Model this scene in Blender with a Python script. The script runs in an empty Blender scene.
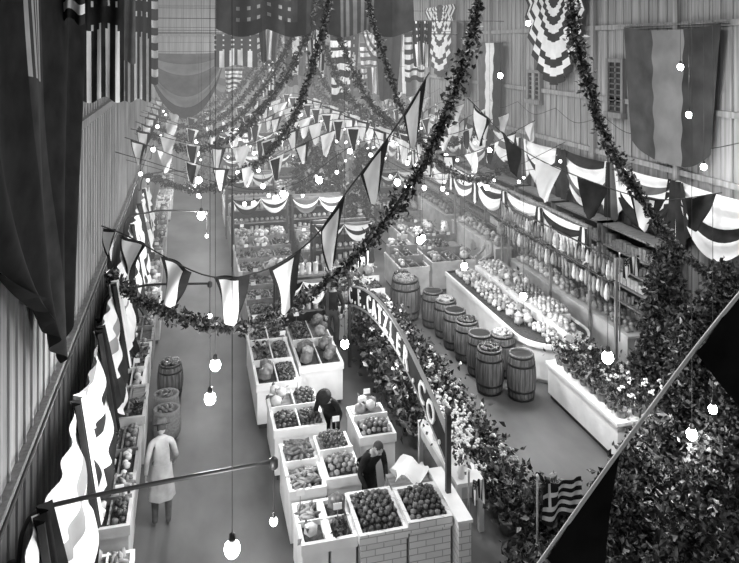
import bpy, math, random, bmesh
import numpy as np
from mathutils import Vector, Matrix
random.seed(7); rng=np.random.default_rng(7)
SC=bpy.context.scene
COL=SC.collection
try:
    SC.view_settings.view_transform='Standard'
    SC.view_settings.look='None'
except Exception: pass

# ---------------------------------------------------------------- materials
def mat(name,v,rough=.8,var=0.,scale=6.,stretch=(1,1,1),bump=0.,detail=4.,metal=0.,spec=.5,alpha=1.):
    m=bpy.data.materials.new(name); m.use_nodes=True
    nt=m.node_tree; N=nt.nodes; L=nt.links
    p=N['Principled BSDF']; p.inputs['Roughness'].default_value=rough; p.inputs['Metallic'].default_value=metal
    p.inputs['Specular IOR Level'].default_value=spec; p.inputs['Alpha'].default_value=alpha
    p.inputs['Base Color'].default_value=(v,v,v,1)
    m.diffuse_color=(v,v,v,1)
    if var or bump:
        tc=N.new('ShaderNodeTexCoord'); mp=N.new('ShaderNodeMapping'); mp.inputs['Scale'].default_value=stretch
        nz=N.new('ShaderNodeTexNoise'); nz.inputs['Scale'].default_value=scale; nz.inputs['Detail'].default_value=detail
        L.new(tc.outputs['Object'],mp.inputs['Vector']); L.new(mp.outputs['Vector'],nz.inputs['Vector'])
        if var:
            cr=N.new('ShaderNodeValToRGB'); a=max(0,v-var); b=min(1,v+var)
            cr.color_ramp.elements[0].color=(a,a,a,1); cr.color_ramp.elements[1].color=(b,b,b,1)
            cr.color_ramp.elements[0].position=.3; cr.color_ramp.elements[1].position=.7
            L.new(nz.outputs['Fac'],cr.inputs['Fac']); L.new(cr.outputs['Color'],p.inputs['Base Color'])
        if bump:
            bp=N.new('ShaderNodeBump'); bp.inputs['Strength'].default_value=bump; bp.inputs['Distance'].default_value=.03
            L.new(nz.outputs['Fac'],bp.inputs['Height']); L.new(bp.outputs['Normal'],p.inputs['Normal'])
    return m
def emis(name,s,c=1.):
    m=bpy.data.materials.new(name); m.use_nodes=True; p=m.node_tree.nodes['Principled BSDF']
    p.inputs['Base Color'].default_value=(1,1,1,1); p.inputs['Emission Color'].default_value=(c,c,c,1); p.inputs['Emission Strength'].default_value=s
    return m
M={}
M['wallL']=mat('board_paint_left',.3,.85,.09,2.,(6,6,.25),.15,spec=.2)
M['wallR']=mat('board_paint_right',.27,.85,.09,2.,(6,6,.25),.15,spec=.2)
M['batten']=mat('batten_wood',.18,.8,.05,3.,(6,6,.3))
M['floor']=mat('worn_concrete',.09,.5,.04,1.1,(1,.5,1),.08,8.)
M['ceil']=mat('ceiling_wood',.16,.9,.05,3.,(.3,6,1))
M['white']=mat('white_enamel',.78,.45,.08,3.)
M['offwhite']=mat('offwhite_paint',.5,.6,.1,3.)
M['dwood']=mat('dark_wood',.04,.6,.02,4.,(1,6,1),.1)
M['mwood']=mat('crate_wood',.2,.7,.08,4.,(1,6,1),.1)
M['barrel']=mat('barrel_oak',.13,.7,.08,5.,(6,6,.4),.15)
M['hoop']=mat('hoop_iron',.04,.4,.0,metal=.6)
M['pipe']=mat('pipe_iron',.03,.45)
M['cord']=mat('cord_black',.03,.8)
cl=dict(spec=.08)
M['c0']=mat('cloth_black',.012,.95,.006,3.,**cl)
M['c1']=mat('cloth_dark',.03,.95,.012,3.,**cl)
M['c2']=mat('cloth_mid',.12,.95,.03,3.,**cl)
M['c3']=mat('cloth_grey',.28,.95,.05,3.,**cl)
M['t0']=mat('tricolor_dark',.045,.95,.012,2.,**cl)
M['t1']=mat('tricolor_mid',.2,.95,.03,2.,**cl)
M['t2']=mat('tricolor_low',.075,.95,.02,2.,**cl)
M['c4']=mat('cloth_white',.8,.9,.08,3.,**cl)
M['l0']=mat('leaf_dark',.018,.5,.012,9.,spec=.3)
M['l1']=mat('leaf_mid',.07,.45,.03,9.,spec=.35)
M['l2']=mat('leaf_light',.24,.45,.08,9.,spec=.4)
M['fl']=mat('flower_white',.85,.7)
M['fl2']=mat('flower_grey',.4,.7)
M['f0']=mat('fruit_dark',.035,.3,.02,14.)
M['f1']=mat('fruit_mid',.12,.3,.05,14.)
M['f2']=mat('fruit_light',.28,.4,.08,14.)
M['f3']=mat('fruit_pale',.55,.5,.12,14.)
M['burlap']=mat('burlap',.2,.95,.05,30.)
M['gapshade']=mat('heap_gap_shade',.05,.95,.03,20.)  # dark tray bed: shade between heaped fruit put into its colour
M['glass']=mat('window_glass',.03,.15)
M['tin']=mat('tin_can',.45,.35,.12,8.)
M['meat']=mat('cured_meat',.2,.5,.1,6.)
M['skin']=mat('skin',.36,.6)
M['hair']=mat('hair_dark',.03,.7)
M['coat_d']=mat('wool_dark',.025,.9,.01,8.,spec=.1)
M['coat_w']=mat('cotton_coat',.34,.9,.08,5.,spec=.1)
M['coat_m']=mat('wool_grey',.1,.9,.03,8.,spec=.1)
M['card']=mat('card_white',.88,.8)
M['bulb']=emis('bulb_glow',40.)
M['bulb2']=emis('bulb_small_glow',8.)
def brickmat():
    m=bpy.data.materials.new('glazed_brick'); m.use_nodes=True; nt=m.node_tree; N=nt.nodes; L=nt.links; p=N['Principled BSDF']
    tc=N.new('ShaderNodeTexCoord'); sx=N.new('ShaderNodeSeparateXYZ'); ad=N.new('ShaderNodeMath'); cx=N.new('ShaderNodeCombineXYZ')
    br=N.new('ShaderNodeTexBrick'); br.inputs['Scale'].default_value=1.; br.inputs['Brick Width'].default_value=.24; br.inputs['Row Height'].default_value=.09
    br.inputs['Mortar Size'].default_value=.006
    br.inputs['Color1'].default_value=(.78,.78,.78,1); br.inputs['Color2'].default_value=(.7,.7,.7,1); br.inputs['Mortar'].default_value=(.35,.35,.35,1)
    L.new(tc.outputs['Object'],sx.inputs[0]); L.new(sx.outputs[0],ad.inputs[0]); L.new(sx.outputs[1],ad.inputs[1])
    L.new(ad.outputs[0],cx.inputs[0]); L.new(sx.outputs[2],cx.inputs[1]); L.new(cx.outputs[0],br.inputs['Vector']); L.new(br.outputs['Color'],p.inputs['Base Color'])
    p.inputs['Roughness'].default_value=.3
    return m
M['brick']=brickmat()

# ---------------------------------------------------------------- builder
class B:
    def __init__(s,name): s.name=name; s.V=[]; s.F=[]; s.MI=[]; s.SM=[]; s.off=0; s.mats=[]
    def mi(s,k):
        if k not in s.mats: s.mats.append(k)
        return s.mats.index(k)
    def add(s,V,F,k,smooth=False):
        V=np.asarray(V,float).reshape(-1,3); s.V.append(V)
        if isinstance(F,np.ndarray): F=(F+s.off).tolist()
        else: F=[[i+s.off for i in f] for f in F]
        s.F+=F
        if isinstance(k,(list,tuple)): s.MI+=[s.mi(q) for q in k]
        else: s.MI+=[s.mi(k)]*len(F)
        s.SM+=[smooth]*len(F); s.off+=len(V)
    def build(s,parent=None):
        me=bpy.data.meshes.new(s.name)
        me.from_pydata(np.concatenate(s.V).tolist(),[],s.F)
        for k in s.mats: me.materials.append(M[k])
        me.polygons.foreach_set('material_index',s.MI); me.polygons.foreach_set('use_smooth',s.SM); me.update()
        o=bpy.data.objects.new(s.name,me); COL.objects.link(o)
        if parent: o.parent=parent
        return o
    def box(s,x0,x1,y0,y1,z0,z1,k):
        V=[(x,y,z) for z in(z0,z1) for y in(y0,y1) for x in(x0,x1)]
        s.add(V,[[0,2,3,1],[4,5,7,6],[0,1,5,4],[2,6,7,3],[0,4,6,2],[1,3,7,5]],k)
    def lathe(s,c,prof,k,n=16,sx=1,sy=1,smooth=True):
        c=np.array(c,float); a=np.linspace(0,2*np.pi,n,endpoint=False); V=[]
        for r,z in prof: V.append(np.stack([c[0]+r*sx*np.cos(a),c[1]+r*sy*np.sin(a),np.full(n,c[2]+z)],1))
        V=np.concatenate(V); F=[]; ks=[]
        for j in range(len(prof)-1):
            for i in range(n):
                F.append([j*n+i,j*n+(i+1)%n,(j+1)*n+(i+1)%n,(j+1)*n+i]); ks.append(k[j] if isinstance(k,list) else k)
        F.append(list(range((len(prof)-1)*n,len(prof)*n))); ks.append(k[-1] if isinstance(k,list) else k)
        F.append(list(range(n))[::-1]); ks.append(k[0] if isinstance(k,list) else k)
        s.add(V,F,ks,smooth)
    def tube(s,P,r,k,n=6):
        P=np.asarray(P,float); T=np.gradient(P,axis=0); T/=np.linalg.norm(T,axis=1)[:,None]+1e-9
        R=np.full(len(P),r) if np.isscalar(r) else np.asarray(r)
        V=[]; a=np.linspace(0,2*np.pi,n,endpoint=False); prev=None
        for p,t,rr in zip(P,T,R):
            up=np.array([0,0,1.]) if abs(t[2])<.9 else np.array([1.,0,0])
            if prev is not None: up=prev
            x=np.cross(up,t); x/=np.linalg.norm(x)+1e-9; y=np.cross(t,x); prev=y
            V.append(p+rr*(np.cos(a)[:,None]*x+np.sin(a)[:,None]*y))
        V=np.concatenate(V); F=[[j*n+i,j*n+(i+1)%n,(j+1)*n+(i+1)%n,(j+1)*n+i] for j in range(len(P)-1) for i in range(n)]
        F.append(list(range(n))[::-1]); F.append(list(range((len(P)-1)*n,len(P)*n)))
        s.add(V,F,k,True)
    def grid(s,fn,nu,nv,kf,smooth=True):
        V=[fn(i/nu,j/nv) for j in range(nv+1) for i in range(nu+1)]; F=[];K=[]
        for j in range(nv):
            for i in range(nu):
                a=j*(nu+1)+i; F.append([a,a+1,a+nu+2,a+nu+1]); K.append(kf((i+.5)/nu,(j+.5)/nv) if callable(kf) else kf)
        s.add(V,F,K,smooth)
    def many(s,T,P,S,k,R=None,smooth=True):
        tv,tf=T; P=np.asarray(P,float)
        if len(P)==0: return
        S=np.asarray(S,float)
        if S.ndim==0: S=np.full((len(P),3),float(S))
        elif S.ndim==1: S=np.repeat(S[:,None],3,1)
        V=tv[None]*S[:,None]
        if R is not None: V=np.einsum('nij,nvj->nvi',R,V)
        V=V+P[:,None]; n=len(tv)
        F=(tf[None]+(np.arange(len(P))*n)[:,None,None]).reshape(-1,tf.shape[1])
        s.add(V.reshape(-1,3),F,k,smooth)
def ico(sub):
    bm=bmesh.new(); bmesh.ops.create_icosphere(bm,subdivisions=sub,radius=1)
    v=np.array([x.co[:] for x in bm.verts]); f=np.array([[q.index for q in x.verts] for x in bm.faces]); bm.free(); return v,f
I1=ico(1); I2=ico(2)
I3=ico(3)
LEAF=(np.array([(0,0,0),(.45,.3,.12),(1,0,-.08),(.45,-.3,.12),(.5,0,0)],float),np.array([[0,4,1],[1,4,2],[0,3,4],[3,2,4]]))
cv=[];
for z in(0,1):
    for i in range(8): cv.append((math.cos(i*math.pi/4),math.sin(i*math.pi/4),z))
cf=[[i,(i+1)%8,8+(i+1)%8,8+i] for i in range(8)]+[[8,9,10,11],[8,11,12,15],[12,13,14,15]]
CAN=(np.array(cv,float),np.array(cf))
BOXT=(np.array([(x,y,z) for z in(0,1) for y in(-.5,.5) for x in(-.5,.5)],float),np.array([[0,2,3,1],[4,5,7,6],[0,1,5,4],[2,6,7,3],[0,4,6,2],[1,3,7,5]]))
def rrot(n,amt=None):
    q=rng.normal(size=(n,4)); q/=np.linalg.norm(q,axis=1)[:,None]; w,x,y,z=q.T
    return np.stack([np.stack([1-2*(y*y+z*z),2*(x*y-z*w),2*(x*z+y*w)],1),np.stack([2*(x*y+z*w),1-2*(x*x+z*z),2*(y*z-x*w)],1),np.stack([2*(x*z-y*w),2*(y*z+x*w),1-2*(x*x+y*y)],1)],1)
def rzrot(n):
    a=rng.uniform(0,2*np.pi,n); c,s_=np.cos(a),np.sin(a); o=np.zeros(n); e=np.ones(n)
    return np.stack([np.stack([c,-s_,o],1),np.stack([s_,c,o],1),np.stack([o,o,e],1)],1)
def leaves(b,P,size,w=(.5,.35,.15)):
    P=np.asarray(P,float); n=len(P); r=rng.random(n); ks=['l0','l1','l2']; e=np.cumsum(w)
    for i in range(3):
        m=(r<e[i])&(r>=(e[i-1] if i else 0)); c=m.sum()
        if c: b.many(LEAF,P[m],size*rng.uniform(.6,1.2,c),ks[i],rrot(c),False)
def spline(P,n):
    P=np.asarray(P,float); P=np.vstack([2*P[0]-P[1],P,2*P[-1]-P[-2]]); out=[]; m=len(P)-3
    for t in np.linspace(0,m-1e-6,n):
        i=int(t); f=t-i; p0,p1,p2,p3=P[i:i+4]
        out.append(.5*((2*p1)+(-p0+p2)*f+(2*p0-5*p1+4*p2-p3)*f*f+(-p0+3*p1-3*p2+p3)*f**3))
    return np.array(out)

# ---------------------------------------------------------------- room
XL,XR,YF,YB,ZC=-1.8,10.8,-2.,40.,10.5
b=B('floor'); b.box(XL-.2,XR+.2,YF,YB+.2,-.2,0,'floor'); b.build()
b=B('ceiling'); b.box(XL-.2,XR+.2,YF,YB+.2,ZC,ZC+.2,'ceil'); b.build()
b=B('wall_left'); b.box(XL-.2,XL,YF,YB,0,ZC,'wallL')
for i in range(int((YB-YF)/.36)): y=YF+.1+i*.36; b.box(XL,XL+.025,y,y+.05,0,ZC,'wallL')
for z in(2.9,6.1): b.box(XL,XL+.09,YF,YB,z,z+.14,'batten')
b.build()
b=B('wall_right'); b.box(XR,XR+.2,YF,YB,0,ZC,'wallR')
for i in range(int((YB-YF)/.34)): y=YF+.1+i*.34; b.box(XR-.022,XR,y,y+.045,0,ZC,'wallR')
for z in(4.55,6.0,7.9): b.box(XR-.07,XR,YF,YB,z,z+.13,'wallR')
for i in range(12): y=YF+2+i*3.4; b.box(XR-.12,XR,y,y+.16,0,ZC,'wallR')
b.build()
b=B('wall_back'); b.box(XL-.2,XR+.2,YB,YB+.2,0,ZC,'wallR')
for i in range(36): x=XL+i*.36; b.box(x,x+.05,YB-.03,YB,0,ZC,'batten')
for z in(3.4,6.8,8.): b.box(XL,XR,YB-.08,YB,z,z+.14,'batten')
b.build()
def window(n,y0,y1,z0,z1):
    b=B('window_%d'%n); x=XR-.1
    b.box(x-.03,XR,y0-.1,y0,z0-.1,z1+.1,'batten'); b.box(x-.03,XR,y1,y1+.1,z0-.1,z1+.1,'batten')
    b.box(x-.03,XR,y0,y1,z1,z1+.1,'batten'); b.box(x-.08,XR,y0-.12,y1+.12,z0-.14,z0,'batten')
    b.box(x+.03,XR,y0,y1,z0,z1,'glass')
    k=int((z1-z0)/.14)
    for i in range(k): z=z0+i*(z1-z0)/k; b.box(x,x+.05,y0,y1,z,z+.04,'c2')
    b.box(x,x+.06,(y0+y1)/2-.02,(y0+y1)/2+.02,z0,z1,'batten')
    b.build()
window(1,15.75,16.3,5.75,7.05); window(2,20.1,20.8,5.75,6.6); window(3,26.,26.8,5.7,6.8)

# ---------------------------------------------------------------- cloth things
def swag(b,P,Q,s0,drop,n_out,bands,nu=16,nv=14,plA=.05):
    P=np.array(P,float);Q=np.array(Q,float);o=np.array(n_out,float); ph=random.random()*6
    def fn(u,v):
        p=P+(Q-P)*u; w=4*u*(1-u)
        p=p+o*(.04+plA*(1+math.sin(v*22+ph))*w**.5+.08*w*v); p[2]-=(s0*v*1.5)+(drop*v+.06)*w**.8; return p
    b.grid(fn,nu,nv,lambda u,v:bands[min(len(bands)-1,int(v*len(bands)))])
def jabot(b,P,d,w,h,n_out,bands,nu=12,nv=8):
    P=np.array(P,float);d=np.array(d,float);o=np.array(n_out,float)
    def fn(u,v):
        p=P+d*w*(u-.5)*(.5+.5*v)+o*(.08+.05*math.sin(u*19)); p[2]-=h*v*(1-.35*abs(u-.5)*2); return p
    b.grid(fn,nu,nv,lambda u,v:bands[min(len(bands)-1,int(u*len(bands)))])
def flag(name,P,d,n_out,w,h,kind,flare=1.,pleat=.05,nu=26,nv=20,droop=0.,rod=True,build=True):
    b=B(name); P=np.array(P,float);d=np.array(d,float);o=np.array(n_out,float); ph=random.random()*5
    def fn(u,v):
        ww=w*(1+(flare-1)*v)
        cat=.022*math.sin((v+1.2*u*(1-u))*30)*(4*u*(1-u)) if droop else 0
        p=P+d*(w/2+ww*(u-.5))+o*(.07+pleat*(1+math.sin(u*17+v*2.5+ph))*(.4 if droop else 1)+cat)
        p[2]-=h*v+droop*4*u*(1-u)*(.25+.75*v)+.05*math.sin(u*9)*v; return p
    def k(u,v):
        if kind=='stripes':
            if u<.45 and v<.4 : return 'c1' if (int(u*26)+int(v*20))%3 else 'c3'
            return 'c4' if int(u*9)%2 else 'c1'
        if kind=='starstripe':
            if v<.5: return 'c1' if (int(u*20)%4 or int(v*20)%3) else 'c4'
            return 'c4' if int(u*9)%2 else 'c1'
        if kind=='stripesh': return 'c4' if int(v*11)%2 else 'c1'
        if kind=='tri': return ['t0','t1','t2'][min(2,int(u*3))]
        if kind=='tri2': return ['c1','c4','c2'][min(2,int(u*3))]
        if kind=='greek':
            if u<.4 and v<.55: return 'c4' if (.15<u<.25 or .22<v<.33) else 'c1'
            return 'c1' if int(v*9)%2==0 else 'c4'
        return kind
    b.grid(fn,nu,nv,k)
    if rod: b.tube([P-d*.08+np.array([0,0,.02]),P+d*(w+.08)+np.array([0,0,.02])],.018,'mwood')
    return b.build()
def fan(name,c,d,n_out,rx,rz,bands):
    b=B(name); c=np.array(c,float); d=np.array(d,float); o=np.array(n_out,float)
    def fn(u,v):
        a=math.pi*u; r=.06+.94*v
        p=c+d*rx*r*math.cos(a)+o*(.1+.08*r*math.sin(a*26)); p[2]-=rz*r*math.sin(a); return p
    b.grid(fn,52,len(bands)*2,lambda u,v:bands[min(len(bands)-1,int(v*len(bands)))])
    b.tube([c-d*.15+o*.1,c+d*.15+o*.1],.06,'c1'); return b.build()
IX=(-1,0,0); OX=(1,0,0); Y=(0,1,0); NY=(0,-1,0)
b=B('scalloped_bunting'); y=6.0; i=0
while y<37:
    w=2.5; z=4.45
    swag(b,(XR-.1,y,z),(XR-.1,y+w,z),.12,1.15,IX,[['c4','c4','c2','c4','c4','c4','c1','c1'],['c1','c1','c4','c4','c4','c4','c2','c4'],['c4','c4','c4','c4','c1','c1','c4','c4']][i%3],plA=.07)
    jabot(b,(XR-.16,y,z),Y,1.,1.7,IX,['c1','c1','c4','c1','c1'] if i%2 else ['c4','c2','c1','c1','c4']); y+=w; i+=1
b.build()
b=B('scalloped_bunting'); y=15.; i=0
while y<36:
    w=2.2; z=3.1
    swag(b,(9.3,y,z),(9.3,y+w,z),.1,.6,IX,['c4','c4','c2','c4'] if i%2 else ['c4','c1','c4','c4'])
    jabot(b,(9.24,y,z),Y,.6,.9,IX,['c1','c4','c1']); y+=w; i+=1
for yy in(15,19.4,23.8,28.2,32.6,36.9): b.box(9.3,9.36,yy-.03,yy+.03,0,3.15,'mwood')
b.box(9.3,9.36,15,37,3.08,3.15,'mwood'); b.build()
flag('tricolor_flag',(XR-.14,12.1,7.95),Y,IX,3.35,2.75,'tri',.8,.05,36,50,.45)
flag('hanging_flag',(XR-.1,22.4,7.6),Y,IX,2.4,2.9,'tri2',.7,.1,24,18,.1)
flag('hanging_flag',(XR-.1,25.3,8.3),Y,IX,1.5,2.8,'c1',.8,.08)
flag('hanging_flag',(XR-.1,32.6,8.),Y,IX,2.2,3.,'tri2',.7,.1)
flag('hanging_flag',(XR-.1,35.6,8.),Y,IX,2.2,3.,'c1',.7,.1)
B1=['c1','c1','c4','c1','c4','c1','c4','c4','c1','c4','c1']
fan('fan_bunting',(XR-.1,19.0,9.3),Y,IX,1.8,3.0,B1)
fan('fan_bunting',(XR-.1,28.9,9.2),Y,IX,1.8,3.1,B1)
fan('fan_bunting',(XR-.1,38.,9.),Y,IX,1.6,2.8,B1)
fan('fan_bunting',(8.9,33,9.3),OX,NY,.9,2.6,B1)
fan('fan_bunting',(5.7,34,9.3),OX,NY,.9,2.3,B1)
b=B('back_drapery')
for i in range(5):
    x=-1.7+i*2.45
    swag(b,(x,YB-.1,6.9),(x+2.45,YB-.1,6.9),.3,2.4,NY,['c3','c2','c2','c1','c2','c1','c3'],plA=.1)
b.build()
# big draped cloth in front of the far left corner
b=B('back_drapery'); swag(b,(-1.6,30,7.2),(1.3,30,7.2),.5,1.9,NY,['c2','c3','c2','c2','c3','c1'],24,18,.14); b.build()
flag('hanging_flag',(.9,27,7.9),OX,NY,1.6,1.2,'starstripe',1,.08)
flag('hanging_flag',(4.9,25,7.9),OX,NY,.8,2.4,'stripesh',.8,.09)
flag('hanging_flag',(6.9,26,8.),OX,NY,1.,2.6,'c1',.7,.1)
flag('hanging_flag',(8.,26,8.),OX,NY,.9,1.9,'stripesh',.8,.08)
flag('hanging_flag',(2.3,28,8.9),OX,NY,1.,1.7,'stripesh',.8,.08)
flag('hanging_flag',(6.1,30,8.2),OX,NY,1.1,2.2,'starstripe',.8,.08)
flag('hanging_flag',(3.9,30,8.2),OX,NY,1.,2.,'tri2',.8,.08)
kinds=['c1','stripesh','tri2','stripes','starstripe','c2','c1']
for i,x in enumerate((2.1,3.6,7.2,8.6)): flag('hanging_flag',(x,22.5,8.3),OX,NY,.7,random.uniform(1.1,1.8),kinds[(i+2)%7],.7,.1)
for i,x in enumerate((2.2,3.5,4.8,6.1,7.4,8.7)): flag('hanging_flag',(x,36,7.6),OX,NY,1.0,random.uniform(1.6,2.4),kinds[(i*3)%7],.8,.1)
for i,x in enumerate((1.6,3.2,5.,7.,8.4)): flag('hanging_flag',(x,33.5,6.4),OX,NY,.8,random.uniform(1.,1.5),kinds[(i*2+1)%7],.8,.1)
b=B('suspension_wire')
for yy,z in((22.5,8.33),(25,7.93),(26,8.03),(27,7.93),(28,8.93),(30,8.23),(30,7.23),(33,9.3),(34,9.3),(36,7.63),(33.5,6.43)): b.tube([(XL+.06,yy,z),(XR-.16,yy,z)],.01,'cord',4)
b.build()
b=B('ceiling_valance')
def fn(u,v):
    return np.array([.7+5.7*u,19.8-.14*math.sin(u*44+v)-.1*math.sin(u*17+v*3),10.45-(2.5+.22*abs(math.sin(u*math.pi*4)))*v])
def kv(u,v):
    if .08<u<.4 and v<.85: return 'c1' if (int(u*60)%3 or int(v*26)%3) else 'c3'
    if .62<u<.8: return 'c2' if int(u*60)%2 else 'c1'
    return 'c0' if int(u*9)%2 else 'c1'
b.grid(fn,120,26,kv); b.build()
def drape(name,y0,y1,z0,z1,yc,k1,k2,wb=.15,out=.12,pw=1.6):
    b=B(name)
    def fn(u,v):
        w=(1-v**pw)*(1-wb)+wb; yt=y0+(y1-y0)*u; yy=yc+(yt-yc)*w
        return np.array([XL+.12+out*(.5+.5*math.sin(u*26+v*3+math.sin(v*5+u*4)))*(.4+.6*v)+.12*v,yy,z0+(z1-z0)*v*(1-.3*abs(u-(yc-y0)/(y1-y0))) ])
    def kk(u,v):
        if .5<u<.66 and v<.42: return k2 if int(u*50)%2 else 'c1'
        if .5<u<.66 : return 'c1'
        return k1
    b.grid(fn,100,30,kk); b.build()
drape('gathered_drape',3.0,11.6,9.6,3.7,9.0,'c0','c3',.22,.17,2.4)
def polef(y,z,x0,x1,h,kind):
    flag('projecting_flag',(x0,y,z),OX,NY,x1-x0,h,kind,1.,.05,20,24)
X0=XL+.12
polef(9.7,9.3,X0,-1.3,1.5,'stripesh')
polef(10.9,9.2,X0,-1.15,1.1,'c1')
polef(12.3,8.9,X0,-1.05,2.3,'starstripe')
polef(17.,9.3,X0,-1.2,2.2,'c2')
polef(20.,9.4,X0,-1.0,3.4,'starstripe')
polef(23.,9.1,X0,-.95,2.8,'stripesh')
b=B('looped_bunting'); y=5.2; i=0
while y<24:
    w=2.3
    def fn(u,v,y=y,i=i):
        t=(4*u*(1-u))**.6; fo=math.sin(v*15+i)*.05+math.sin(u*21+v*4+i)*.04
        return np.array([XL+.2+(.18+.34*v)*(.5+.5*t)+fo*t,y+w*u,2.86-.1*v-(1.35*v+.1)*t-.35*v])
    pat=[['c4','c4','c3','c4','c4','c1','c1','c4'],['c4','c4','c4','c3','c4','c4','c4','c0'],['c3','c4','c4','c1','c4','c4','c1','c1']][i%3]
    b.grid(fn,30,24,lambda u,v,pat=pat:pat[min(7,int(v*8))])
    def fj(u,v,y=y,i=i): return np.array([XL+.38+.25*v+.07*math.sin(u*14),y+(u-.5)*(.4+.5*v),2.88-v*(1.7-.5*abs(u-.5))])
    b.grid(fj,14,10,(lambda u,v:'c0' if (.2<u<.8) else 'c1') if i%2 else (lambda u,v:'c1' if u<.5 else 'c4'))
    y+=w; i+=1
b.build()

# ---------------------------------------------------------------- garlands
def garland(pts,r=.1,dens=330,size=.12):
    b=B('leaf_garland'); n=40*len(pts); C=spline(pts,n); seg=np.linalg.norm(np.diff(C,axis=0),axis=1); L=seg.sum()
    b.tube(C[::4],.03,'l0',5); k=int(L*dens); c=np.concatenate([[0],np.cumsum(seg)])
    t=rng.uniform(0,L,k); P=np.stack([np.interp(t,c,C[:,i]) for i in range(3)],1)
    rr=r*(1+.35*np.sin(t*2.6)+.2*np.sin(t*7.1)); P+=rng.normal(size=(k,3))*rr[:,None]*.55
    leaves(b,P,size,(.5,.34,.16)); b.build()
garland([(-1.6,15.4,2.75),(-.72,13.6,2.67),(.72,11.7,2.85),(1.7,11.1,3.42),(2.43,10.7,4.09),(2.99,10.4,4.88),(3.49,9.9,5.92),(3.84,9.55,7.14),(4.0,9.3,8.14),(4.2,9.1,10.3)],.09,340,.1)
garland([(5.1,8.7,10.3),(5.28,8.97,8.14),(5.92,9.53,6.81),(6.5,9.89,5.9),(7.47,10.47,4.93),(8.72,11.2,3.79),(10.2,11.83,2.8),(10.5,12.,2.6)],.08,330,.095)
garland([(4.3,17.4,10.3),(4.43,17.4,8.66),(4.86,17.3,7.11),(5.78,18.1,5.33),(7.19,18.8,3.9),(9.1,20.4,3.3),(10.5,21,4.)],.07,240,.11)
garland([(3.4,16.7,10.3),(3.29,16.8,8.6),(2.96,16.9,7.14),(2.49,18,5.44),(1.52,20.,3.87),(.17,24,2.7),(-1.6,27,2.7)],.08,240,.12)
for dy in(3.,6.,9.5,13.,17.):
    garland([(3.6,16.8+dy,9.4),(3.2,17+dy,7.6),(2.3,17.8+dy,5.9),(1.2,19.+dy,4.6),(-.2,20.5+dy,4.1),(-1.55,22.+dy,4.6)],.09,130,.16)
    garland([(3.6,16.8+dy,9.4),(4.3,17+dy,7.6),(5.4,17.8+dy,5.7),(7.2,19.+dy,4.4),(9.2,20.+dy,4.1),(10.5,21.+dy,4.6)],.09,130,.16)

# ---------------------------------------------------------------- pennants
def pennants(pts,n,w,h,ks,name='pennant_string'):
    b=B(name); C=spline(pts,300); seg=np.linalg.norm(np.diff(C,axis=0),axis=1); c=np.concatenate([[0],np.cumsum(seg)]); L=c[-1]
    at=lambda t:np.array([np.interp(t,c,C[:,i]) for i in range(3)])
    b.tube(C[::6],.012,'cord',5)
    for i in range(n):
        m=L*(i+.5)/n; A=at(m-w/2);D=at(m+w/2); d=(D-A); nn=np.cross(d,(0,0,1)); nn/=np.linalg.norm(nn)+1e-9; hh=h*random.uniform(.85,1.1); ph=random.random()*6
        sw=random.uniform(-.12,.12); sx=random.uniform(-.15,.15)
        def fn(u,v):
            p=A+d*(.5+(u-.5)*(1-.66*v)+sx*v)+nn*(.06*math.sin(v*4+ph+u*6)+sw*v); p=p.copy(); p[2]-=hh*v*(1-.25*abs(u-.5)); return p
        k0,k1=ks[i%len(ks)]
        b.grid(fn,12,12,lambda u,v:k0 if (.1<u<.78 and v>.12) else k1)
    b.build()
pennants([(-1.6,14.,4.1),(-1.0,12.65,4.21),(.23,11.5,3.82),(1.08,10.9,4.0),(1.77,10.4,4.57),(2.28,10.1,5.37),(2.97,9.95,6.3),(3.5,9.8,7.2)],8,.68,.8,[('c4','c1')])
pennants([(6.6,16,6.2),(7.2,14.5,5.2),(8.0,13.2,4.7),(9.2,12.4,4.35),(10.6,12.,4.5)],6,.68,.85,[('c4','c1'),('c1','c1'),('c4','c4'),('c1','c1')])
for k,yy in enumerate((20,22,24,26,28,30,32,34)):
    pennants([(XL+.1,yy,5.),(1.2,yy-.5,4.1+.3*(k%2)),(4.5,yy-.8,5.2),(7.6,yy-.5,4.2+.3*(k%2)),(XR-.1,yy,5.2)],17,.45,.65,[('c4','c1'),('c4','c4'),('c1','c4')])
pennants([(6.,18,5.),(7.5,21,4.2),(9.,25,4.6),(10.5,29,5.)],12,.6,.9,[('c4','c1'),('c4','c4'),('c1','c4')])
def dpennants():
    b=B('dark_pennant_string'); pts=[(4.9,3.75,7.2),(3.8,4.19,5.71),(3.1,4.38,4.76),(2.42,4.54,3.8),(1.9,4.66,3.08)]
    C=spline(pts,200); b.tube(C[::5],.014,'c4')
    seg=np.linalg.norm(np.diff(C,axis=0),axis=1); c=np.concatenate([[0],np.cumsum(seg)]); L=c[-1]
    at=lambda t:np.array([np.interp(t,c,C[:,i]) for i in range(3)])
    for m in(.6,1.95,3.75,4.85):
        A=at(m-.47);D=at(m+.47)
        def fn(u,v):
            p=A+(D-A)*(.5+(u-.5)*(1-.94*v)); p=p+np.array([.12*v,.03*math.sin(v*4+u*5),-.8*v]); return p
        b.grid(fn,8,10,'c0')
    b.build()
dpennants()

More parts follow.
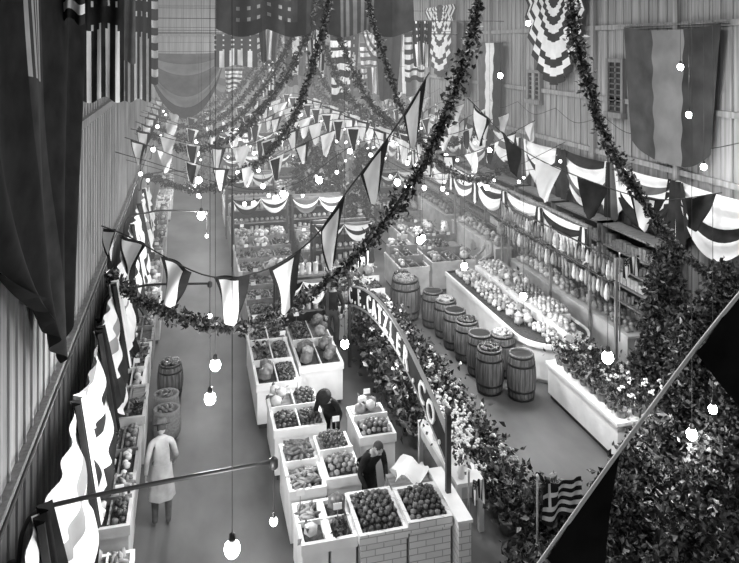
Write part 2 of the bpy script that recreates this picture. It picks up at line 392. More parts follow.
# ---------------------------------------------------------------- produce
TYPES=[dict(r=.045,k=['f0','f0','f1'],m=.12),dict(r=.045,k=['f1','f2'],m=.15),dict(r=.05,k=['f2','f3'],m=.15),
 dict(r=.1,k=['f2','f3'],m=.12,leaf=1),dict(r=.05,k=['f1'],m=.1,el=2.),dict(r=.035,k=['f0','f1'],m=.1),dict(r=.04,k=['f2','f1'],m=.06,el=2.6),
 dict(r=.06,k=['f3','f2'],m=.08),dict(r=.0,leafy=1),dict(r=.13,k=['f1','f2'],m=.1)]
def heap(b,x0,x1,y0,y1,z,t,sc=1.,slope=0.,T=I1):
    t=TYPES[t] if isinstance(t,int) else t
    if t.get('leafy'):
        n=int((x1-x0)*(y1-y0)*330/sc**2); P=np.stack([rng.uniform(x0+.05,x1-.05,n),rng.uniform(y0+.05,y1-.05,n),z+rng.uniform(.0,.16,n)],1)
        leaves(b,P,.13*sc,(.3,.4,.3)); return
    r=t['r']*sc; xs=np.arange(x0+r*1.1,x1-r,r*1.95); ys=np.arange(y0+r*1.1,y1-r,r*1.75)
    if len(xs)==0 or len(ys)==0: return
    X,Yy=np.meshgrid(xs,ys); X=X+(np.arange(len(ys))%2)[:,None]*r*.8; X=np.minimum(X,x1-r)
    X=X.ravel();Yy=Yy.ravel(); a=(X-x0)/(x1-x0);c=(Yy-y0)/(y1-y0)
    Z=z+r*.6+t['m']*np.clip(4*a*(1-a),0,1)**.6*np.clip(4*c*(1-c),0,1)**.6+slope*c
    P=np.stack([X,Yy,Z],1)+rng.normal(size=(len(X),3))*r*.14
    rr=rng.integers(0,len(t['k']),len(P)); el=t.get('el')
    for i,k in enumerate(t['k']):
        m=rr==i; n=m.sum()
        if not n: continue
        S=np.full((n,3),r*1.03)*rng.uniform(.9,1.12,(n,1))
        R=None
        if el: S[:,0]*=el; S[:,1:]*=.8; R=rzrot(n)
        b.many(T,P[m],S,k,R)
    if t.get('leaf'):
        Q=np.repeat(P,6,0)+rng.normal(size=(len(P)*6,3))*r*.6; leaves(b,Q,.12*sc,(.1,.4,.5))
def counter(b,x0,x1,y0,y1,h,nx,ny,types=None,body='white',slope=.15,sc=1.,T=I1,rim=.08):
    b.box(x0+.04,x1-.04,y0+.04,y1-.04,0,.1,'dwood'); b.box(x0,x1,y0,y1,.1,h,body)
    b.box(x0-.02,x1+.02,y0-.02,y1+.02,h-.06,h-.02,body)
    w=.035
    for (a,c_,d,e) in((x0-.02,x0+w,y0-.02,y1+.02),(x1-w,x1+.02,y0-.02,y1+.02),(x0+w,x1-w,y0-.02,y0+w),(x0+w,x1-w,y1-w,y1+.02)): b.box(a,c_,d,e,h-.02,h+rim+(.0),body)
    b.box(x0+w,x1-w,y0+w,y1-w,h-.02,h+.02,'gapshade')
    dx=(x1-x0)/nx; dy=(y1-y0)/ny; q=0
    div='white' if body in('white','brick') else 'mwood'
    for j in range(ny):
        for i in range(nx):
            t=types[q%len(types)] if types else random.choice([0,0,1,2,3,4,5,5,6,7,8,8,9]); q+=1
            a0,a1,c0,c1=x0+i*dx+.03,x0+(i+1)*dx-.03,y0+j*dy+.03,y0+(j+1)*dy-.03
            z=h+.02+slope*j
            if j>0 and slope>0: b.box(a0,a1,c0,c1,h,z,'mwood')
            if i>0: b.box(x0+i*dx-.012,x0+i*dx+.012,c0,c1,h,z+rim,div)
            if j>0: b.box(a0-.03,a1+.03,y0+j*dy-.012,y0+j*dy+.012,h,z+rim,div)
            heap(b,a0,a1,c0,c1,z,t,sc,.0,T)
            if random.random()<.25:
                xx=(a0+a1)/2+random.uniform(-.1,.1); yy=c1-.08; b.tube([(xx,yy,z),(xx,yy,z+.26)],.006,'mwood',4); b.box(xx-.06,xx+.06,yy-.008,yy+.0,z+.24,z+.33,'card')
b=B('produce_counter'); counter(b,1.45,1.8,9.2,10.05,.8,1,2,[3,6],slope=0); counter(b,1.84,2.18,9.2,10.05,.8,1,2,[8,9],slope=0); b.build()
b=B('produce_counter'); counter(b,2.22,2.86,9.1,10.0,.86,1,1,[0],'brick',0); b.build()
b=B('produce_counter'); counter(b,2.9,3.5,9.1,9.85,.92,1,1,[0],'brick',0); b.build()
b=B('produce_counter'); counter(b,1.45,1.98,10.35,11.6,.8,1,2,[6,4],slope=.05); b.build()
b=B('produce_counter'); counter(b,2.02,2.55,10.4,11.6,.86,1,2,[1,5],slope=.08); b.build()
b=B('produce_counter'); counter(b,2.75,3.35,11.3,12.3,.9,1,2,[1,3],slope=.08); b.build()
b=B('produce_counter'); counter(b,1.42,2.3,12.05,13.3,.8,2,2,[0,5,3,0],slope=.06); b.build()
b=B('produce_counter'); counter(b,1.28,2.1,13.75,16.4,.8,2,3,[9,5,8,0,0,8],slope=.06); b.build()
b=B('produce_counter'); counter(b,2.2,3.1,14.3,16.4,.8,2,2,[9,9,0,9],slope=.1); b.build()
b=B('wrapping_paper')
def fn(u,v): return np.array([2.95+.5*u+.05*math.sin(v*9),9.95+.3*v,1.02+.1*math.sin(u*7+v*5)+.12*v])
b.grid(fn,10,8,'card'); b.box(2.9,3.5,9.93,10.3,0,.94,'mwood'); b.build()
b=B('glazed_brick_pier'); b.box(3.54,3.72,8.9,10.1,0,1.0,'brick'); b.box(3.52,3.74,8.88,10.12,1.0,1.04,'white'); b.build()
rows=[(1.4,3.2,17.2,19.8),(3.6,5.0,17.2,19.6),(1.4,3.1,20.6,23.4),(3.4,5.2,20.8,23.6),(1.4,3.2,24.4,27.4),(1.4,3.2,28.4,31.4),(3.6,5.3,28.4,31.4),(1.4,5.2,32.4,36.)]
for i,(x0,x1,y0,y1) in enumerate(rows):
    b=B('produce_counter'); f=1.3 if y0<24 else 1.7
    counter(b,x0,x1,y0,y1,.85,3,4,None,['mwood','white','offwhite','dwood'][i%4],.14,f); b.build()
def kiosk(x0,x1,y,h=2.6,d=.5,front='c1'):
    b=B('stall_frame')
    for x in(x0,x1):
        for yy in(y,y+d): b.box(x-.04,x+.04,yy-.04,yy+.04,0,h,'dwood')
    for yy in(y,y+d): b.box(x0,x1,yy-.04,yy+.04,h-.1,h,'mwood')
    b.box(x0,x1,y+d-.02,y+d,.5,h-.1,'dwood')
    for i in range(4):
        z=.7+i*.42; b.box(x0,x1,y+.1,y+d-.03,z-.03,z,'mwood'); xx=np.arange(x0+.12,x1-.1,.17); c=len(xx)
        if i%2: b.many(CAN,np.stack([xx,np.full(c,y+.25),np.full(c,z)],1),np.stack([np.full(c,.06),np.full(c,.06),rng.uniform(.15,.28,c)],1),random.choice(['tin','f3','f1']))
        else: b.many(I1,np.stack([xx,np.full(c,y+.25),np.full(c,z+.07)],1),.075,random.choice(['f3','f2','f0']))
    n=max(2,int((x1-x0)/.8)); w=(x1-x0)/n
    for i in range(n): swag(b,(x0+i*w,y-.05,h),(x0+(i+1)*w,y-.05,h),.05,.38,NY,['c4',front,'c4'] if i%2 else [front,'c4',front],10,8,.03)
    b.build()
kiosk(2.,3.2,16.55,1.9,.4,'c0'); kiosk(3.5,5.2,20.,2.3); kiosk(1.4,3.2,23.6,2.4); kiosk(3.4,5.2,23.75,2.3,.5,'c2'); kiosk(1.4,3.2,27.6,2.5); kiosk(3.5,5.3,31.6,2.6); kiosk(1.4,3.2,31.6,2.6); kiosk(1.4,5.2,36.6,3.,.5)
kiosk(7.1,8.6,26.2,2.6); kiosk(7.,8.6,30.2,2.7)
y=7.2
while y<38:
    w=random.choice([.8,1.2,1.5]); b=B('produce_stall'); h=random.uniform(.66,.88)
    counter(b,XL+.45,-.76+random.uniform(-.12,.04),y,y+w,h,2,2,[random.choice([1,2,3,6,7,8,9,2,0]) for _ in range(4)],random.choice(['white','mwood','offwhite','offwhite']),.03,1.1 if y<18 else 1.7); b.build(); y+=w+random.choice([.06,.1,.3])
b=B('rounded_produce_counter')
n=20; a=np.linspace(np.pi,2*np.pi,n); xc,yc=8.1,14.7
def ring(rr,z): return [(xc-rr,19.2,z)]+[(xc+rr*math.cos(t),yc+rr*math.sin(t),z) for t in a]+[(xc+rr,19.2,z)]
V=[];Z=[(.78,0),(.78,.1),(.85,.1),(.85,.8),(.9,.8),(.9,.9),(.84,.9),(.84,.86)]
for rr,z in Z: V+=ring(rr,z)
m=n+2; F=[[j*m+i,j*m+(i+1)%m,(j+1)*m+(i+1)%m,(j+1)*m+i] for j in range(len(Z)-1) for i in range(m)]; F.append(list(range((len(Z)-1)*m,len(Z)*m)))
b.add(V,F,['white']*(len(F)-1)+['gapshade'])
for i,(y0,y1,t1,t2) in enumerate([(14.0,15.0,2,7),(15.05,16.,3,2),(16.05,17.,7,1),(17.05,18.,2,3),(18.05,19.1,7,2)]):
    heap(b,7.4 if i else 7.65,8.1,y0,y1,.86,t1,1.2); b.box(8.1,8.85 if i else 8.5,y0,y1,.86,1.05,'white'); heap(b,8.12,8.85 if i else 8.5,y0,y1,1.05,t2,1.2)
b.build()
for (x0,x1,y0,y1) in [(7.1,8.5,20,22.6),(7.1,8.5,23.2,26),(7.,8.5,27,30),(7.,8.5,31,34.5),(6.,6.9,19.7,21.4)]:
    b=B('produce_counter'); counter(b,x0,x1,y0,y1,.85,3,3,[2,4,3,1,0,9],'offwhite',.16,1.5); b.build()
b=B('flower_counter'); b.box(7.4,8.4,11.0,13.5,.1,.72,'white'); b.box(7.44,8.36,11.04,13.46,0,.1,'dwood'); b.box(7.36,8.44,10.96,13.54,.7,.76,'white'); b.build()
def pot(b,x,y,z,r=.1,h=.16,k='mwood'): b.lathe((x,y,z),[(r*.7,0),(r,h*.85),(r*1.12,h*.85),(r*1.12,h),(r*.95,h),(r*.9,h*.9)],k,10)
def plant(b,x,y,z,r,h,n,size,w=(.4,.4,.2),fl=0,flk='fl'):
    P=rng.normal(size=(n,3))*np.array([r*.5,r*.5,h*.28])+np.array([x,y,z+h*.5]); P[:,2]=np.maximum(P[:,2],z+.03)
    leaves(b,P,size,w)
    for _ in range(max(1,int(r*10))):
        a=random.random()*6.28; b.tube([(x,y,z),(x+.3*r*math.cos(a),y+.3*r*math.sin(a),z+h*.4),(x+.6*r*math.cos(a),y+.6*r*math.sin(a),z+h*.85)],.008,'l1',4)
    if fl:
        Q=rng.normal(size=(fl,3))*np.array([r*.5,r*.5,h*.15])+np.array([x,y,z+h*.85]); Q=np.repeat(Q,5,0)+rng.normal(size=(fl*5,3))*.02
        b.many(I1,Q,.022+0*Q[:,0],flk)
b=B('potted_flowers')
for i in range(8):
    for j in range(3):
        x=7.58+j*.31; y=11.15+i*.31; pot(b,x,y,.76); plant(b,x,y,.9,.24,.36,75,.1,(.45,.42,.13),random.choice([0,2,4]),random.choice(['fl','fl2']))
b.build()
def barrel(x,y,r=.31,h=.95,k=None):
    b=B('wooden_barrel')
    prof=[(r*.82,0),(r*.9,.12*h),(r*.905,.15*h),(r*.97,.3*h),(r,.5*h),(r*.97,.7*h),(r*.905,.85*h),(r*.9,.88*h),(r*.82,h),(r*.76,h),(r*.76,h*.95)]
    b.lathe((x,y,0),prof,'barrel',20)
    for z0,z1,ra in((.02,.07,.86),(.2,.25,.945),(.75,.8,.945),(.93,.98,.86)):
        b.lathe((x,y,0),[(r*(ra+.005),z0*h),(r*(ra+.015),z0*h),(r*(ra+.015),z1*h),(r*(ra+.005),z1*h)],'hoop',20)
    for i in range(20):
        a=i*math.pi/10+.1; b.tube([(x+rr*math.cos(a),y+rr*math.sin(a),z) for rr,z in prof[:9]],.005,'dwood',4)
    t=random.choice([0,1,5,None,None]) if k is None else k
    if t is not None:
        n=45; rr=np.sqrt(rng.random(n))*r*.68; aa=rng.uniform(0,6.28,n); b.many(I1,np.stack([x+rr*np.cos(aa),y+rr*np.sin(aa),h*.98+.08*(1-rr/r)],1),.05+0*rr,random.choice(['f0','f1','f2']))
    b.build()
for x,y in((6.85,13.65),(6.3,14.05),(6.42,14.85),(6.41,15.6),(6.38,16.3),(6.4,17.),(6.3,17.7),(6.9,14.7) ,(5.9,19.2)): barrel(x,y)
barrel(5.75,18.4,.42,1.1); barrel(-.4,15.6,.27,.7,1)
b=B('potato_sack')
for (x,y) in((-.42,13.9),(-.45,14.5)):
    b.lathe((x,y,0),[(.18,0),(.25,.08),(.27,.3),(.24,.5),(.25,.58),(.2,.56),(.18,.5)],'burlap',14,1,.85); heap(b,x-.17,x+.17,y-.14,y+.14,.48,4,.9)
b.build()
def shelf(y0,y1,x=10.1,z0=.9,z1=2.9,n=5):
    b=B('goods_shelf'); b.box(x,XR-.15,y0,y0+.05,0,z1+.1,'mwood'); b.box(x,XR-.15,y1-.05,y1,0,z1+.1,'mwood'); b.box(XR-.2,XR-.15,y0,y1,0,z1+.1,'dwood')
    for i in range(n):
        z=z0+(z1-z0)*i/n; b.box(x,XR-.2,y0,y1,z-.04,z,'mwood')
        yy=np.arange(y0+.14,y1-.1,.15); c=len(yy)
        if i%2: b.many(CAN,np.stack([np.full(c,x+.12),yy,np.full(c,z)],1),np.stack([np.full(c,.055),np.full(c,.055),rng.uniform(.15,.26,c)],1),random.choice(['tin','f2','f1']))
        else: b.many(BOXT,np.stack([np.full(c,x+.15),yy,np.full(c,z)],1),np.stack([np.full(c,.15),np.full(c,.12),rng.uniform(.15,.28,c)],1),random.choice(['f3','f2','c3','f1']),None,False)
    b.box(x,XR-.15,y0,y1,z1+.05,z1+.1,'mwood'); b.build()
y=13.5
while y<37: shelf(y,y+2.2); y+=2.35
b=B('hanging_meat_rack')
for zz,xx in((2.75,9.1),(2.3,8.95)):
    b.tube([(xx,13.6,zz),(xx,19.4,zz)],.02,'pipe')
    for i in range(34):
        yy=13.7+i*.17; L=random.uniform(.28,.45); r=random.uniform(.04,.075); b.tube([(xx,yy,zz),(xx,yy,zz-.08)],.006,'pipe',4)
        b.lathe((xx,yy,zz-.08-L),[(.01,0),(r*.8,L*.12),(r,L*.35),(r*.7,L*.7),(.015,L)],random.choice(['meat','f3','meat','f2','f1']),8)
for yy in(13.6,16.5,19.4): b.box(9.08,9.14,yy-.03,yy+.03,0,2.8,'mwood'); b.tube([(9.1,yy,2.3),(8.95,yy,2.3)],.015,'pipe')
b.build()
b=B('deli_counter'); b.box(9.4,9.95,13.6,19.4,0,1.,'offwhite'); b.box(9.38,9.98,13.55,19.45,1.,1.05,'offwhite'); heap(b,9.42,9.9,13.7,16.4,1.05,1,1.6); heap(b,9.42,9.9,16.5,19.3,1.05,2,1.6); b.build()
for y0 in(20.5,25,30):
    b=B('deli_counter'); b.box(9.4,9.95,y0,y0+3.8,0,1.,'offwhite'); b.box(9.38,9.98,y0-.05,y0+3.85,1.,1.05,'offwhite'); heap(b,9.42,9.9,y0+.1,y0+3.7,1.05,random.choice([1,2,7]),2.); b.build()

# ---------------------------------------------------------------- florist side of island
b=B('flower_table'); b.box(3.95,4.4,10.0,11.9,.74,.8,'white')
for x in(3.99,4.36):
    for y in(10.05,11.85): b.box(x-.04,x+.04,y-.04,y+.04,0,.74,'white')
b.box(3.97,4.38,10.02,11.88,.55,.74,'offwhite')
b.build()
b=B('potted_flowers')
for i in range(19):
    y=9.9+i*.42
    for j,x in enumerate((4.75,5.05)):
        pot(b,x,y,0,.14,.22); plant(b,x,y,.18,.32,.62,120,.13,(.5,.36,.14),random.choice([0,3,6]),random.choice(['fl','fl2']))
b.build()
b=B('fern_display')
for i in range(15):
    y=12.5+i*.42; x=4.15+random.uniform(-.1,.2); pot(b,x,y,0,.18,.3); plant(b,x,y,.28,.42,1.1,240,.16,(.5,.34,.16),random.choice([0,6,10]))
b.build()
b=B('cut_flower_vase')
for i in range(7):
    x=4.05+.2*(i%2)+random.uniform(0,.05); y=10.15+i*.27
    b.lathe((x,y,.8),[(.05,0),(.07,.08),(.04,.17),(.055,.2)],'white',10); plant(b,x,y,.98,.2,.34,50,.1,(.35,.4,.25),random.choice([4,14,18]))
b.build()
def shrub(name,x,y,z,r,h,n,size,w=(.6,.3,.1)):
    b=B(name); pot(b,x,y,z,.22,.35,'mwood'); b.tube([(x,y,z+.3),(x+.03,y,z+h*.5),(x,y+.03,z+h*.9)],[.04,.03,.01],'dwood',6)
    for i in range(10):
        a=random.random()*6.28; zz=z+h*random.uniform(.25,.75); q=r*random.uniform(.4,.8); b.tube([(x,y,zz-.1),(x+q*.5*math.cos(a),y+q*.5*math.sin(a),zz+.05),(x+q*math.cos(a),y+q*math.sin(a),zz+.2)],.01,'dwood',4)
    nc=int(n/28); u=rng.random(nc); a=rng.uniform(0,6.28,nc); rr=r*(1-.75*u)*np.sqrt(rng.random(nc)); c=np.stack([x+rr*np.cos(a),y+rr*np.sin(a),z+.35+(h-.35)*u],1)
    P=np.repeat(c,28,0)+rng.normal(size=(nc*28,3))*.1
    P[:,0]=np.minimum(P[:,0],XR-.25); leaves(b,P,size,w); b.build()
for x,y,r,h in((4.1,7.9,.6,1.1),(5.2,9.3,.5,.9),(5.9,8.7,.75,1.25),(6.7,9.3,.75,1.35),(5.0,7.3,.75,1.25),(6.3,7.7,.8,1.6),(7.5,8.8,.8,1.7),(7.6,10.1,.55,1.1)):
    shrub('potted_shrub',x,y,0,r,h,2000,.12)
for x,y,r,h in((9.,9.6,.9,3.),(9.6,10.9,.85,3.4),(9.3,12.2,.7,3.0),(8.7,8.3,.9,2.5),(9.7,8.6,.6,3.2),(8.9,10.9,.6,2.6),(9.8,12.9,.5,3.1)):
    shrub('evergreen_tree',x,y,0,r,h,4000,.13)
for x,y,r,h in((4.3,25.8,1.,4.4),(5.3,27,1.,4.6),(6.2,24.9,.7,3.6),(.4,37.,.7,3.6)):
    shrub('evergreen_tree',x,y,0,r,h,2200,.24,(.45,.35,.2))

# ---------------------------------------------------------------- arched sign
b=B('arched_sign'); X=3.62; y0,y1=9.55,15.9
def arc(t): return 1.45+.6*math.sin(math.pi*min(1,max(0,t)))**.9
n=40
for s,(dz0,dz1,k,th) in enumerate(((0,.42,'c1',.02),(-.03,.015,'c3',.03),(.405,.44,'c3',.03))):
    V=[];F=[]
    for i in range(n+1):
        t=i/n; y=y0+(y1-y0)*t; z=arc(t)
        V+=[(X-th,y,z+dz0),(X-th,y,z+dz1),(X+th,y,z+dz1),(X+th,y,z+dz0)]
    for i in range(n):
        a=i*4
        for j in range(4): F.append([a+j,a+(j+1)%4,a+4+(j+1)%4,a+4+j])
    F+= [[0,1,2,3],[n*4+3,n*4+2,n*4+1,n*4]]; b.add(V,F,k)
b.box(X-.035,X+.035,y0-.07,y0,1.04,2.15,'dwood'); b.box(X-.035,X+.035,y1,y1+.07,0,2.05,'dwood')
b.lathe((X,y0-.035,2.15),[(.03,0),(.05,.04),(.05,.08),(.0,.11)],'dwood',10); b.lathe((X,y1+.035,2.05),[(.03,0),(.05,.04),(.05,.08),(.0,.11)],'dwood',10)
txt='C.E.CATZLER.CO.'
for i,ch in enumerate(txt):
    cu=bpy.data.curves.new('t','FONT'); cu.body=ch; cu.size=.48; cu.extrude=.012; cu.offset=.005; cu.align_x='CENTER'; cu.resolution_u=2
    o=bpy.data.objects.new('t',cu); COL.objects.link(o); dg=bpy.context.evaluated_depsgraph_get(); ev=o.evaluated_get(dg); me=ev.to_mesh()
    v=np.array([q.co[:] for q in me.vertices]); f=[list(p.vertices) for p in me.polygons]; ev.to_mesh_clear(); bpy.data.objects.remove(o)
    if len(v)==0: continue
    t=1-(i+.6)/(len(txt)+.2); y=y0+(y1-y0)*t; z=arc(t)+.05; sl=(arc(t+.01)-arc(t-.01))/(.02*(y1-y0)); th=math.atan(sl)
    lx=v[:,0];ly=v[:,1]; yy=-lx*math.cos(th)-ly*math.sin(th); zz=-lx*math.sin(th)+ly*math.cos(th)
    b.add(np.stack([X-.035-v[:,2],y+yy,z+zz],1),f,'card')
b.build()

def stickflag(x,y,z,kind,w,h,ang):
    o=flag('stick_flag',(x+.02*math.cos(ang),y+.02*math.sin(ang),z),(math.cos(ang),math.sin(ang),0),(math.sin(ang),-math.cos(ang),0),w,h,kind,1,.02,18,18,0,False)
    b=B('pole'); b.tube([(x,y,max(0,z-h-1.4)),(x,y,z+.08)],.014,'mwood'); b.lathe((x,y,z+.08),[(.01,0),(.022,.02),(.0,.05)],'card',8); b.build(parent=o)
stickflag(4.5,8.5,1.65,'greek',.62,.5,.1)
stickflag(3.85,9.3,1.35,'stripes',.2,.3,0)
stickflag(3.75,16.2,2.7,'stripes',.5,.45,.6)
stickflag(9.0,13.3,2.9,'stripes',.5,.4,.3)
# ---------------------------------------------------------------- lamps
def bulb(b,x,y,z,r=.075,k='bulb'):
    b.many(I3 if r>.065 else I2,[(x,y,z)],np.array([[r,r,r*1.15]]),k); b.lathe((x,y,z+r*1.0),[(r*.5,0),(r*.45,r*.3),(r*.38,r*.9),(.008,r*1.1)],'hoop',10)
def pl(x,y,z,e,r=.08):
    l=bpy.data.lights.new('lamp_light','POINT'); l.energy=e; l.shadow_soft_size=r; o=bpy.data.objects.new('lamp_light',l); o.location=(x,y,z); return o
def pendant(x,y,z,top=ZC,r=.075,e=110):
    b=B('pendant_bulb'); b.tube([(x,y,z+r*1.8),(x,y,top)],.004,'cord',5); bulb(b,x,y,z,r); o=b.build()
    if e: l=pl(x,y,z-r-.12,e); COL.objects.link(l); l.parent=o
for x,y,z in((.4,6.9,2.62),(.27,9.75,2.7),(.36,10.3,2.9),(2.79,12.7,1.95),(5.1,15.2,3.04),(5.5,16.2,2.8),(6.1,15,2.43)):
    pendant(x,y,z)
pendant(6.95,13.75,2.1,e=70); pendant(6.94,10.6,2.15,r=.095,e=110); pendant(7.0,8.6,1.9,e=35)
for x,y,z in((9.5,12.,7.06),(9.7,12,6.1),(10.05,12,5.04),(6.9,14.8,6.8),(7.5,14.6,8.),(8.3,18.5,4.5),(7.1,8.3,2.4)): pendant(x,y,z,e=20,r=.06)
for x,y,z in((.3,19,3.),(.3,24,3.),(.3,30,3.),(4.,22,3.2),(4.4,28,3.4),(6.6,22,3.),(6.6,29,3.),(2.2,34,3.4)): pendant(x,y,z,e=190,r=.1)
def arm(y,zw,xe,zend):
    b=B('bracket_lamp'); b.lathe((XL+.06,y,zw-.5),[(.05,0),(.05,.02)],'pipe',10)
    b.tube(spline([(XL+.05,y,zw-.55),(XL+.12,y,zw-.5),(XL+.16,y,zw-.2),(XL+.3,y,zw),(XL+.7,y,zw+.06),((XL+xe)/2,y,zw+.1),(xe,y,zend)],40),.024,'pipe',8)
    b.lathe((xe,y,zend-.08),[(.03,0),(.05,.02),(.05,.1),(.02,.13)],'pipe',10); b.tube([(xe,y,zend-.08),(xe,y,zend-.55)],.007,'cord',4); bulb(b,xe,y,zend-.66,.045,'bulb2'); b.build()
arm(7.75,2.75,.9,2.9); arm(14.6,2.62,.4,2.65); arm(19.4,3.0,.45,3.); arm(26,2.9,.5,2.9); arm(33,2.9,.5,2.9)
b=B('conduit_pipe'); b.tube([(XL+.15,YF+.1,3.07),(XL+.15,YB-.1,3.07)],.022,'pipe'); b.build()
b=B('festoon_wire')
for k in range(14): y=4+k*2.5; b.tube(spline([(XR-.14,y,5.6),(XR-.2,y+1.25,5.3),(XR-.14,y+2.5,5.6)],12),.008,'cord',4)
b.build()
def strlights(pts,n,r=.05,drop=.1):
    b=B('string_light'); C=spline(pts,80); b.tube(C[::4],.008,'cord',4)
    for i in range(n):
        c=C[int((i+.5)/n*79)]; dd=drop*random.uniform(.8,1.6); b.tube([c,(c[0],c[1],c[2]-dd)],.006,'cord',4); bulb(b,c[0],c[1],c[2]-dd-r*1.9,r*random.uniform(.6,1.5),'bulb2')
    b.build()
for yy in(17.5,20.5,23.5,26.5,29.5,32.5,35.5):
    z=random.uniform(3.4,4.6); strlights([(XL+.1,yy,z+.8),(2.,yy,z-.3),(4.6,yy,z+.9),(7.5,yy,z-.2),(XR-.2,yy,z+.8)],11,.05,.25)
for xx in(2.3,6.6,9.6): strlights([(xx,17,4.2),(xx,22,3.3),(xx,27,3.9),(xx,33,3.3),(xx,38,4.2)],12,.06,.2)

# ---------------------------------------------------------------- people
def skin_mesh(V,E,R):
    me=bpy.data.meshes.new('t'); me.from_pydata([tuple(v) for v in V],E,[]); ob=bpy.data.objects.new('t',me); COL.objects.link(ob)
    m=ob.modifiers.new('s','SKIN')
    sv=me.skin_vertices[0].data
    for i,r in enumerate(R): sv[i].radius=r; sv[i].use_root=(i==0)
    s=ob.modifiers.new('u','SUBSURF'); s.levels=2
    dg=bpy.context.evaluated_depsgraph_get(); ev=ob.evaluated_get(dg); m2=ev.to_mesh()
    v=np.array([q.co[:] for q in m2.vertices]); f=[list(p.vertices) for p in m2.polygons]; ev.to_mesh_clear(); bpy.data.objects.remove(ob); return v,f
def person(name,x,y,heading,lean=0.,armL=None,armR=None,top='coat_d',leg='coat_d',skirt=None,hat=None,h=1.72,headtilt=.2):
    S=h/1.72; b=B(name)
    J=[(0,0,.96),(0,0,1.1),(0,.0,1.3),(0,0,1.45),(0,.01,1.53),
       (-.17,0,1.41),(.17,0,1.41)]
    R=[(.16,.115),(.14,.105),(.165,.115),(.1,.08),(.05,.052),(.07,.065),(.07,.065)]
    armL=armL or [(-.24,-.02,1.14),(-.24,.12,.92)]; armR=armR or [(.24,-.02,1.14),(.24,.12,.92)]
    J+=[armL[0],armL[1],armR[0],armR[1]]; R+=[(.05,.05),(.034,.034)]*2
    c,s_=math.cos(lean),math.sin(lean)
    def up(p):
        p=np.array(p,float); z=p[2]-.96; return np.array([p[0],p[1]*c+z*s_,.96+z*c-p[1]*s_])
    J=[np.array(J[0],float)]+[up(p) for p in J[1:]]
    J+=[np.array(p,float) for p in((-.095,0,.88),(-.11,.03,.5),(-.11,-.02,.09),(-.12,.13,.045),(.095,0,.88),(.11,.0,.5),(.11,-.04,.09),(.12,.11,.045))]
    R+=[(.1,.1),(.075,.075),(.05,.05),(.045,.04)]*2
    E=[(0,1),(1,2),(2,3),(3,4),(3,5),(3,6),(5,7),(7,8),(6,9),(9,10),(0,11),(11,12),(12,13),(13,14),(0,15),(15,16),(16,17),(17,18)]
    v,f=skin_mesh(J,E,R); Jn=np.array(J)
    G=[leg,top,top,top,'skin',top,top,top,top,top,top,leg,leg,leg,'hair',leg,leg,leg,'hair']
    ks=[]
    for q in f:
        ce=v[q].mean(0); ks.append(G[int(np.argmin(((Jn-ce)**2).sum(1)))])
    ch,sh=math.cos(heading),math.sin(heading)
    def W(p):
        p=np.asarray(p,float)*S; return np.stack([x+p[...,0]*ch-p[...,1]*sh,y+p[...,0]*sh+p[...,1]*ch,p[...,2]],-1)
    b.add(W(v),f,ks,True)
    hc=up((0,.03,1.635)); t=lean*.6+headtilt; ct,st=math.cos(t),math.sin(t)
    def H(p): p=np.asarray(p,float); return hc+np.stack([p[...,0],p[...,1]*ct+p[...,2]*st,-p[...,1]*st+p[...,2]*ct],-1)
    hv=I3[0].copy(); zz=hv[:,2]; w=np.where(zz<0,1-.28*zz**2,1.); hv=hv*np.array([.076,.094,.118]); hv[:,0]*=w; hv[:,1]+=np.where(zz<-.3,.012,0)
    b.add(W(H(hv)),I3[1],'skin',True)
    def el(c,r,k,T=I1): b.add(W(H(T[0]*np.array(r)+np.array(c))),T[1],k,True)
    el((0,.098,-.012),(.012,.02,.024),'skin'); el((-.03,.083,.012),(.013,.008,.008),'hair'); el((.03,.083,.012),(.013,.008,.008),'hair')
    el((0,.084,-.055),(.024,.008,.006),'f1'); el((-.077,0,0),(.01,.02,.03),'skin'); el((.077,0,0),(.01,.02,.03),'skin')
    m=I3[0]; hh=m*np.array([.083,.1,.115])+np.array([0,-.012,.012]); fm=[list(q) for q in I3[1] if (m[q].mean(0)[2]>.35) or (m[q].mean(0)[1]<-.25 and m[q].mean(0)[2]>-.5)]
    b.add(W(H(hh)),fm,'hair',True)
    if hat:
        a=np.linspace(0,2*np.pi,20,endpoint=False); pr=[(.15,.05),(.155,.055),(.095,.065),(.09,.13),(.07,.15),(.01,.145)] if hat!='cap' else [(.09,.05),(.1,.09),(.1,.12),(.06,.14),(.01,.142)]
        V=np.concatenate([np.stack([r*np.cos(a),r*1.1*np.sin(a),np.full(20,z)],1) for r,z in pr]); F=[[j*20+i,j*20+(i+1)%20,(j+1)*20+(i+1)%20,(j+1)*20+i] for j in range(len(pr)-1) for i in range(20)]
        b.add(W(H(V)),F,'coat_m' if hat=='brim' else ('coat_w' if hat=='cap' else 'coat_d'),True)
    if skirt:
        k,zb=skirt; a=np.linspace(0,2*np.pi,28,endpoint=False); V=[];pr=np.linspace(0,1,8)
        for q in pr:
            z=1.1-(1.1-zb)*q; r=.165+.06*q; V.append(np.stack([r*np.cos(a)*(1+.05*q*np.cos(a*7)),r*.82*np.sin(a)*(1+.05*q*np.cos(a*7)),np.full(28,z)],1))
        V=np.concatenate(V); F=[[j*28+i,j*28+(i+1)%28,(j+1)*28+(i+1)%28,(j+1)*28+i] for j in range(7) for i in range(28)]; b.add(W(V),F,k,True)
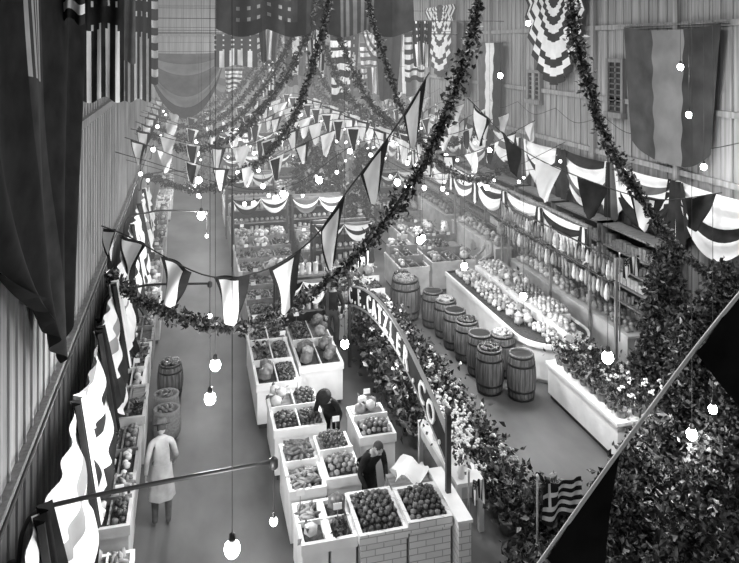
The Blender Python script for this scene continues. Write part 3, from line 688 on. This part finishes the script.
    for (e,wv,sd) in((7,8,-1),(9,10,1)):
        d=Jn[wv]-Jn[e]; d/=np.linalg.norm(d); side=np.cross(d,(0,0,1))
        if np.linalg.norm(side)<.2: side=np.array([0,1.,0])
        side/=np.linalg.norm(side); nrm=np.cross(side,d); P=Jn[wv]+d*.055
        Rm=np.stack([side,d,nrm],1); pv=(I2[0]*np.array([.038,.055,.016]))@Rm.T+P; b.add(W(pv),I2[1],'skin',True)
        for i,(o,L) in enumerate(((-.028,.062),(-.01,.074),(.009,.07),(.027,.054))):
            base=P+side*o+d*.035; crl=-nrm if nrm[2]>0 else nrm
            b.tube(W(np.array([base,base+d*L*.5,base+d*L*.85+crl*L*.25,base+d*L*.95+crl*L*.6])),[.009,.009,.008,.006],'skin',6)
        tb=P-side*sd*.03-d*.01; b.tube(W(np.array([tb,tb-side*sd*.022+d*.025,tb-side*sd*.026+d*.052])),[.011,.01,.007],'skin',6)
    return b.build()
RD=[(.26,.12,1.16),(.2,.36,1.06)]; LD=[(-.26,.12,1.16),(-.2,.36,1.06)]
person('walking_man',-.42,11.4,.1,.14,top='coat_w',leg='coat_m',skirt=('coat_w',.5),hat='brim',armL=[(-.25,-.06,1.15),(-.26,.02,.9)],armR=[(.25,.06,1.15),(.23,.26,1.0)],h=1.55,headtilt=.45)
person('market_clerk',2.5,12.5,math.pi-.5,.75,LD,RD,'coat_d','coat_d',hat='dark',h=1.55)
person('market_clerk',2.68,10.65,math.pi+.3,.6,LD,RD,'coat_d','coat_d',skirt=('coat_d',.4),h=1.55)
person('market_clerk',8.95,19.9,1.6,.1,LD,RD,'coat_w','coat_m',hat='cap')
person('market_clerk',3.4,16.9,3.,.1,LD,RD,'coat_d','coat_m',hat='dark')
person('shopper',5.7,22.4,0,.1,top='coat_d',hat='dark',skirt=('coat_d',.35)); person('shopper',5.9,24.2,2.,0,top='coat_m')
for x,y in((6.2,27.5),(5.9,29.5),(6.4,32)): person('shopper',x,y,random.random()*6,0,top=random.choice(['coat_d','coat_m','coat_w']),hat=random.choice(['dark','brim']))

# ---------------------------------------------------------------- haze
hm=bpy.data.materials.new('glowing_haze'); hm.use_nodes=True; nt=hm.node_tree; nt.nodes.clear()
o=nt.nodes.new('ShaderNodeOutputMaterial'); ab=nt.nodes.new('ShaderNodeVolumeAbsorption'); ab.inputs['Color'].default_value=(0,0,0,1)
sg=.024; fog=.5; ab.inputs['Density'].default_value=sg; em=nt.nodes.new('ShaderNodeEmission'); em.inputs['Strength'].default_value=sg*fog  # volume glows by itself: haze brightness painted in by emission, no scattering
ad=nt.nodes.new('ShaderNodeAddShader'); nt.links.new(ab.outputs[0],ad.inputs[0]); nt.links.new(em.outputs[0],ad.inputs[1]); nt.links.new(ad.outputs[0],o.inputs['Volume'])
M['haze']=hm
b=B('glowing_haze'); b.box(XL+.2,XR-.2,16.0,YB-.2,.003,ZC-.003,'haze'); b.build()

# ---------------------------------------------------------------- lights
w=bpy.data.worlds.new('World'); SC.world=w; w.use_nodes=True; w.node_tree.nodes['Background'].inputs[0].default_value=(1,1,1,1); w.node_tree.nodes['Background'].inputs[1].default_value=.33
def area(x,y,z,sx,sy,e):
    l=bpy.data.lights.new('overhead_fill','AREA'); l.shape='RECTANGLE'; l.size=sx; l.size_y=sy; l.energy=e; o=bpy.data.objects.new('overhead_fill',l); o.location=(x,y,z); COL.objects.link(o)  # added fill lamp under the solid ceiling, no roof opening above it
area(4.5,9,10.3,4,6,620); area(4.5,21,10.3,4,8,900); area(4.5,33,10.3,5,8,1700)

cam=bpy.data.cameras.new('camera'); co=bpy.data.objects.new('camera',cam); COL.objects.link(co)
co.location=(0,0,7.5); co.rotation_euler=(math.pi/2,0,-math.radians(14.42)); cam.sensor_width=36; cam.lens=34.1; cam.shift_y=-.32; cam.clip_end=200; cam.clip_start=.05
SC.camera=co
